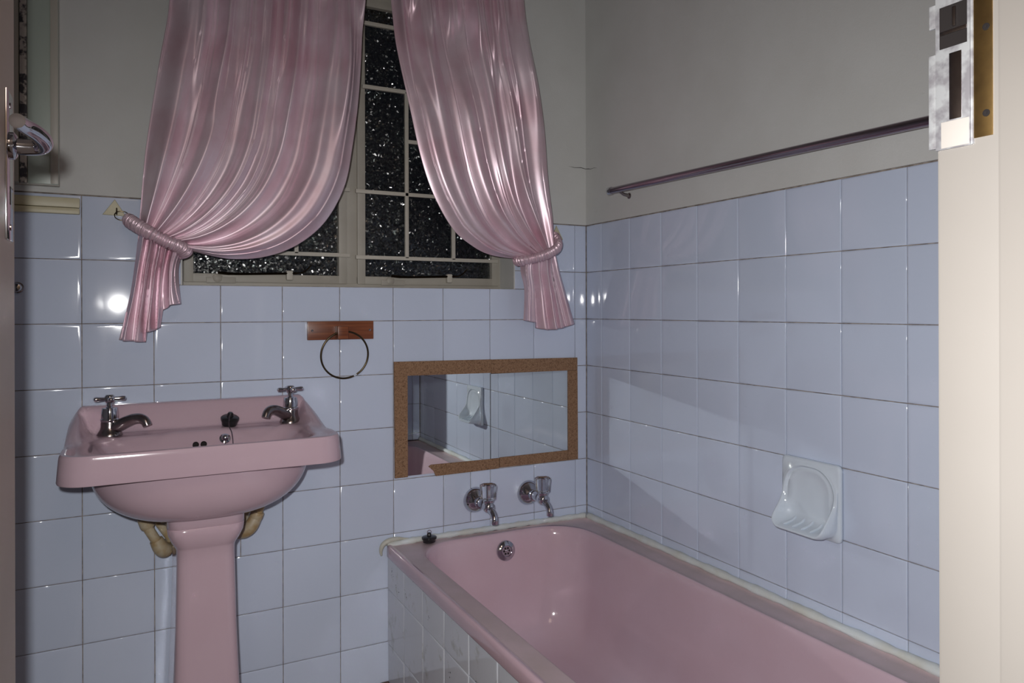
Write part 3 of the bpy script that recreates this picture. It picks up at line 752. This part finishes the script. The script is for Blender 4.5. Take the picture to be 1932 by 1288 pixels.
# ------------------------------------------------------------------ soap dish
sd = empty('soap_dish', (-.001, -.927, .645))
SY0, SY1, SZ0, SZ1 = -1.008, -.846, .562, .727
cy, cz = (SY0+SY1)/2, (SZ0+SZ1)/2
def sq(hw, hh, rc, n=96):
    pts = rrect(hw, -hh, hh, rc, rc, n); return [(p.x, p.y) for p in pts]
def arch(sc, n=96):
    """scoop outline: rounded arch on top, wide flat bottom (angles start like rrect, at the right of the bottom edge)"""
    pts = []
    base = rrect(.0725*sc, -.068*sc, .0735*sc, .024*sc, .060*sc, n)
    return [(p.x, p.y-.002) for p in base]
def rimout(v):     # how far the crest stands off the wall at height v (from the centre)
    f = sm(.035, -.068, v)
    return .0165+.042*f**1.9
R = []
P3 = lambda u, v, h: (-h, cy+u, cz+v)
for (hw, hh, rc, h) in ((.080, .082, .010, .0004), (.080, .082, .010, .007), (.078, .080, .010, .0105), (.074, .076, .012, .0115)): R.append([P3(u, v, h) for u, v in sq(hw, hh, rc)])
A_ = arch(1.0)
R.append([P3(u*1.05, v*1.03, .0118+.12*(rimout(v)-.012)) for u, v in A_])
R.append([P3(u*1.01, v*1.01-.004*(rimout(v)/.06), .0125+.6*(rimout(v)-.0125)) for u, v in A_])
R.append([P3(u*.985, v*.99-.002, rimout(v)-.0025) for u, v in A_])
R.append([P3(u*.965, v*.97, rimout(v)) for u, v in A_])
R.append([P3(u*.94, v*.945, rimout(v)-.002) for u, v in A_])
R.append([P3(u*.90, v*.90+.001, rimout(v)*.80) for u, v in A_])
R.append([P3(u*.86, v*.87+.003, rimout(v)*.50) for u, v in A_])
R.append([P3(u*.80, v*.82+.004, .012+.10*rimout(v)) for u, v in A_])
R.append([P3(u*.66, v*.70+.004, .009) for u, v in A_]); R.append([P3(u*.45, v*.48+.004, .0075) for u, v in A_]); R.append([P3(u*.2, v*.22+.004, .007) for u, v in A_])
bm = BM(); rings(bm, R); obj('scoop', bm, M['white_ceramic'], sd, angle=None)
for k in range(4):
    u = -.036+k*.024
    bm = BM(); tube(bm, spline([(-.014, cy+u, cz-.049), (-.024, cy+u, cz-.0555), (-.038, cy+u, cz-.0585), (-.052, cy+u*1.02, cz-.0605)], 12), [.002, .003, .0034, .0034, .0034, .0034, .0034, .0034, .0034, .003, .0025, .0015], 10)
    obj('ridge', bm, M['white_ceramic'], sd)
tag(sd, 'white ceramic scoop soap dish set in the tiles above the bath', 'soap dish')

# ------------------------------------------------------------------ rail over the bath
rl = empty('towel_rail', (-.002, -.25, 1.41))
XR, ZR0, ZR1 = -.040, 1.4135, 1.3965
ry = lambda y: ZR0+(ZR1-ZR0)*(-.20-y)/1.03
bm = BM(); tube(bm, [(XR, -.20, ry(-.20)), (XR, -1.55, ry(-1.55))], .0098, 24); obj('rail', bm, M['purple_chrome'], rl)
for y in (-.197, -1.555):
    bm = BM(); s = 1 if y > -1 else -1
    lathe(bm, [(.0100, -.012), (.0118, -.011), (.0122, .002), (.0108, .0055), (.006, .0072), (0, .0075)], (XR, y, ry(y)), (0, s, 0), 24); obj('end_cap', bm, M['chrome'], rl)
for y in (-.245, -1.50):
    bm = BM(); tube(bm, [(XR, y, ry(y)-.004), (-.022, y, ry(y)-.014), (-.0005, y, ry(y)-.017)], [.005, .0045, .006], 14); lathe(bm, [(.009, 0), (.009, .002), (.006, .004)], (-.0018, y, ry(y)-.017), (-1, 0, 0), 18); obj('bracket', bm, M['chrome_dull'], rl)
tag(rl, 'long tarnished chrome rail on the grey wall above the bath', 'rail')

# ------------------------------------------------------------------ things by the door
cb = empty('wall_cabinet', (-1.56, -.001, 1.344))
bm = BM(); box(bm, (-1.70, -.026, 1.345), (-1.4535, -.002, 1.98), .002); obj('cabinet_body', bm, M['cab_edge'], cb, angle=.5)
def cab_door(x0, x1):
    bm = BM(); box(bm, (x0, -.0325, 1.3465), (x1, -.0262, 1.978), .0025); d = obj('cabinet_door', bm, M['cab'], cb, angle=.5)
    bm = BM()
    box(bm, (x1-.016, -.0345, 1.348), (x1-.001, -.0324, 1.976), .001); obj('door_edging', bm, M['cab_edge'], d, angle=.5)
cab_door(-1.5135, -1.4535); cab_door(-1.70, -1.5285)
bm = BM(); box(bm, (-1.5275, -.0365, 1.3465), (-1.5145, -.0262, 1.978), .001); obj('edge_strip', bm, M['silver_worn'], cb, angle=.5)
tag(cb, 'pale green wall cabinet with a worn silver strip behind the door handle', 'cabinet')
ws = empty('wall_strip', (-1.5, -.001, 1.3))
bm = BM(); box(bm, (-1.62, -.012, 1.2985), (-1.4135, -.0006, 1.3215), .0025); obj('upper_strip', bm, M['yellowed'], ws, angle=.5)
bm = BM(); box(bm, (-1.62, -.017, 1.283), (-1.4135, -.0006, 1.2975), .003); obj('lower_lip', bm, M['yellowed'], ws, angle=.5)
tag(ws, 'cream yellowed plastic strip on the top tile below the wall cabinet', 'strip')
kn = empty('robe_hook', (-1.536, -.001, 1.11))
bm = BM(); lathe(bm, [(.0125, 0), (.0125, .002), (.009, .004)], (-1.536, -.0006, 1.11), (0, -1, 0), 24); obj('rose', bm, M['chrome_dull'], kn)
bm = BM(); lathe(bm, [(.005, .002), (.005, .010), (.0095, .014), (.0105, .019), (.008, .024), (0, .0255)], (-1.536, -.0006, 1.11), (0, -1, 0), 24); obj('knob', bm, M['chrome'], kn)
tag(kn, 'small round chrome hook on the tiles peeping out beside the open door', 'hook')

# door leaf, opened into the room
door = struct(empty('door_1', (-1.45, -1.69, 0)))
DFX, DY1 = -1.431, -1.0
bm = BM(); box(bm, (DFX-.040, -1.70, .008), (DFX, DY1, DZ-.03), .0025); leaf = obj('leaf', bm, M['door'], door, angle=.5)
bm = BM(); box(bm, (DFX-.001, -1.078, 1.135), (DFX+.0022, -1.030, 1.302), .0012)
for z in (1.150, 1.287): lathe(bm, [(.0035, .002), (.0035, .0032), (0, .0036)], (DFX, -1.054, z), (1, 0, 0), 12)
bpl = obj('handle_backplate', bm, M['chrome'], door, angle=.5)
bm = BM(); box(bm, (DFX+.0015, -1.0585, 1.176), (DFX+.0026, -1.0525, 1.196)); obj('keyhole', bm, M['hole'], bpl, smooth=False)
bm = BM(); zz = 1.242
lathe(bm, [(.0155, .001), (.0155, .006), (.0115, .009)], (DFX, -1.054, zz), (1, 0, 0), 24)
tube(bm, spline([(DFX+.004, -1.054, zz), (DFX+.018, -1.054, zz), (DFX+.029, -1.056, zz+.001), (DFX+.0345, -1.064, zz+.003), (DFX+.0345, -1.080, zz+.006), (DFX+.030, -1.105, zz+.008), (DFX+.023, -1.135, zz+.008), (DFX+.020, -1.160, zz+.007)], 60), [.0092 if i < 22 else .0092-.0018*(i-22)/37 for i in range(60)], 24)
obj('lever_handle', bm, M['chrome'], door)

# door frame (right and left jamb, head) with the strike plate
fr_ = struct(empty('trim_2', (-.74, -1.75, 0)))
bm = BM()
def jamb(s, xf):
    # rebate face at xf, stop 15 mm prouder towards the passage; s = -1 for the right jamb
    box(bm, (xf, -1.757, 0), (xf-s*.045, -1.700, DZ), .003); box(bm, (xf+s*.015, YH-.012, 0), (xf-s*.045, -1.757, DZ), .003)
jamb(-1, -.735); jamb(1, -1.475)
box(bm, (-1.52, YH-.012, DZ-.03), (-.69, -1.700, DZ+.012), .003)
obj('frame', bm, M['cream'], fr_, angle=.5)
plate_mat = mat('worn_zinc', (.60, .62, .64), .38, .55, noise=(90, (.36, .35, .38), .1))
bm = BM(); box(bm, (-.7368, -1.7300, 1.184), (-.7345, -1.7000, 1.33), .0006)
tube(bm, [(-.7355, -1.7295, 1.1845), (-.7355, -1.7295, 1.33)], .0016, 10)          # rolled edge
box(bm, (-.7366, -1.7010, 1.186), (-.7345, -1.6940, 1.2625), .0006); box(bm, (-.7366, -1.7010, 1.284), (-.7345, -1.6945, 1.303), .0006)
sp = obj('strike_plate', bm, plate_mat, fr_, angle=.5)
bm = BM(); box(bm, (-.7372, -1.7265, 1.2650), (-.7367, -1.7040, 1.2985)); obj('latch_hole', bm, M['hole'], sp, smooth=False)
bm = BM(); box(bm, (-.7385, -1.7270, 1.2755), (-.7371, -1.7050, 1.2785), .0005); box(bm, (-.7385, -1.7180, 1.2805), (-.7371, -1.7150, 1.2960), .0005); obj('latch_spring', bm, M['chrome_dull'], sp, angle=.5)
bm = BM(); box(bm, (-.7371, -1.7280, 1.1850), (-.7366, -1.7050, 1.2060), .0004); obj('paint_smear', bm, M['white_paint'], sp, angle=.5)
bm = BM(); box(bm, (-.7372, -1.7220, 1.2070), (-.7367, -1.7120, 1.2600), .0004); obj('bare_metal_strip', bm, M['chrome_dull'], sp, angle=.5)
bm = BM(); box(bm, (-.7360, -1.7455, 1.1885), (-.7347, -1.7310, 1.33), .0004); bp2 = obj('backing_plate', bm, M['brass'], fr_, angle=.5)
for z in (1.206, 1.272):
    bm = BM(); lathe(bm, [(.0028, -.0005), (.0028, .0006), (.0012, .0009), (0, .0004)], (-.7360, -1.741, z), (-1, 0, 0), 12); obj('screw', bm, M['hole'], bp2)

# ------------------------------------------------------------------ light: the camera's flash, in a room that is otherwise dark
CAM = Vector((-1.31176, -2.07967, 1.05610)); YAW = .501959; ROLL = -.0027062
fwd = Vector((math.sin(YAW), math.cos(YAW), 0)); rgt = Vector((math.cos(YAW), -math.sin(YAW), 0))
li = bpy.data.lights.new('camera_flash', 'SPOT'); li.energy = 65; li.color = (1, .985, .97)
li.spot_size = math.radians(132); li.spot_blend = 1.0; li.shadow_soft_size = .013
fl = bpy.data.objects.new('camera_flash', li); C.objects.link(fl)
fl.location = CAM - rgt*.043 + Vector((0, 0, .052)) + fwd*.01
aim = fwd*1.0 + rgt*.10 - Vector((0, 0, .35))
fl.rotation_euler = aim.to_track_quat('-Z', 'Y').to_euler()
# unseen warm fill added in the passage to lift the shadows through the doorway
pl_ = bpy.data.lights.new('passage_fill', 'POINT'); pl_.energy = 10; pl_.color = (1, .76, .60); pl_.shadow_soft_size = .3
po = bpy.data.objects.new('passage_fill', pl_); C.objects.link(po); po.location = (-1.15, -2.75, 2.30)

w = bpy.data.worlds.new('night'); bpy.context.scene.world = w; w.use_nodes = True
w.node_tree.nodes['Background'].inputs['Color'].default_value = (.01, .012, .018, 1); w.node_tree.nodes['Background'].inputs['Strength'].default_value = .2

# ------------------------------------------------------------------ camera
cd = bpy.data.cameras.new('camera'); cam = bpy.data.objects.new('camera', cd); C.objects.link(cam)
cd.sensor_fit = 'HORIZONTAL'; cd.sensor_width = 36; cd.lens = 1413.918*36/1932
cd.shift_x = -(1020.2065-966)/1932; cd.shift_y = (584.2777-644)/1932
cd.clip_start = .02
back_ = -fwd; r2 = rgt*math.cos(ROLL)+Vector((0, 0, 1))*math.sin(ROLL); u2 = -rgt*math.sin(ROLL)+Vector((0, 0, 1))*math.cos(ROLL)
m3 = Matrix((r2, u2, back_)).transposed()
cam.matrix_world = Matrix.Translation(CAM) @ m3.to_4x4()
sc = bpy.context.scene; sc.camera = cam
sc.view_settings.view_transform = 'Standard'; sc.view_settings.look = 'None'; sc.view_settings.gamma = 1; sc.view_settings.use_curve_mapping = False
sc.view_settings.exposure = 0
sc.cycles.max_bounces = 9; sc.cycles.transmission_bounces = 7; sc.cycles.glossy_bounces = 5; sc.cycles.diffuse_bounces = 4
# path guiding finds the flash light thrown back by the mirror and the chrome
sc.cycles.use_guiding = True; sc.cycles.use_surface_guiding = True
sc.cycles.blur_glossy = 0.0; sc.cycles.sample_clamp_indirect = 0
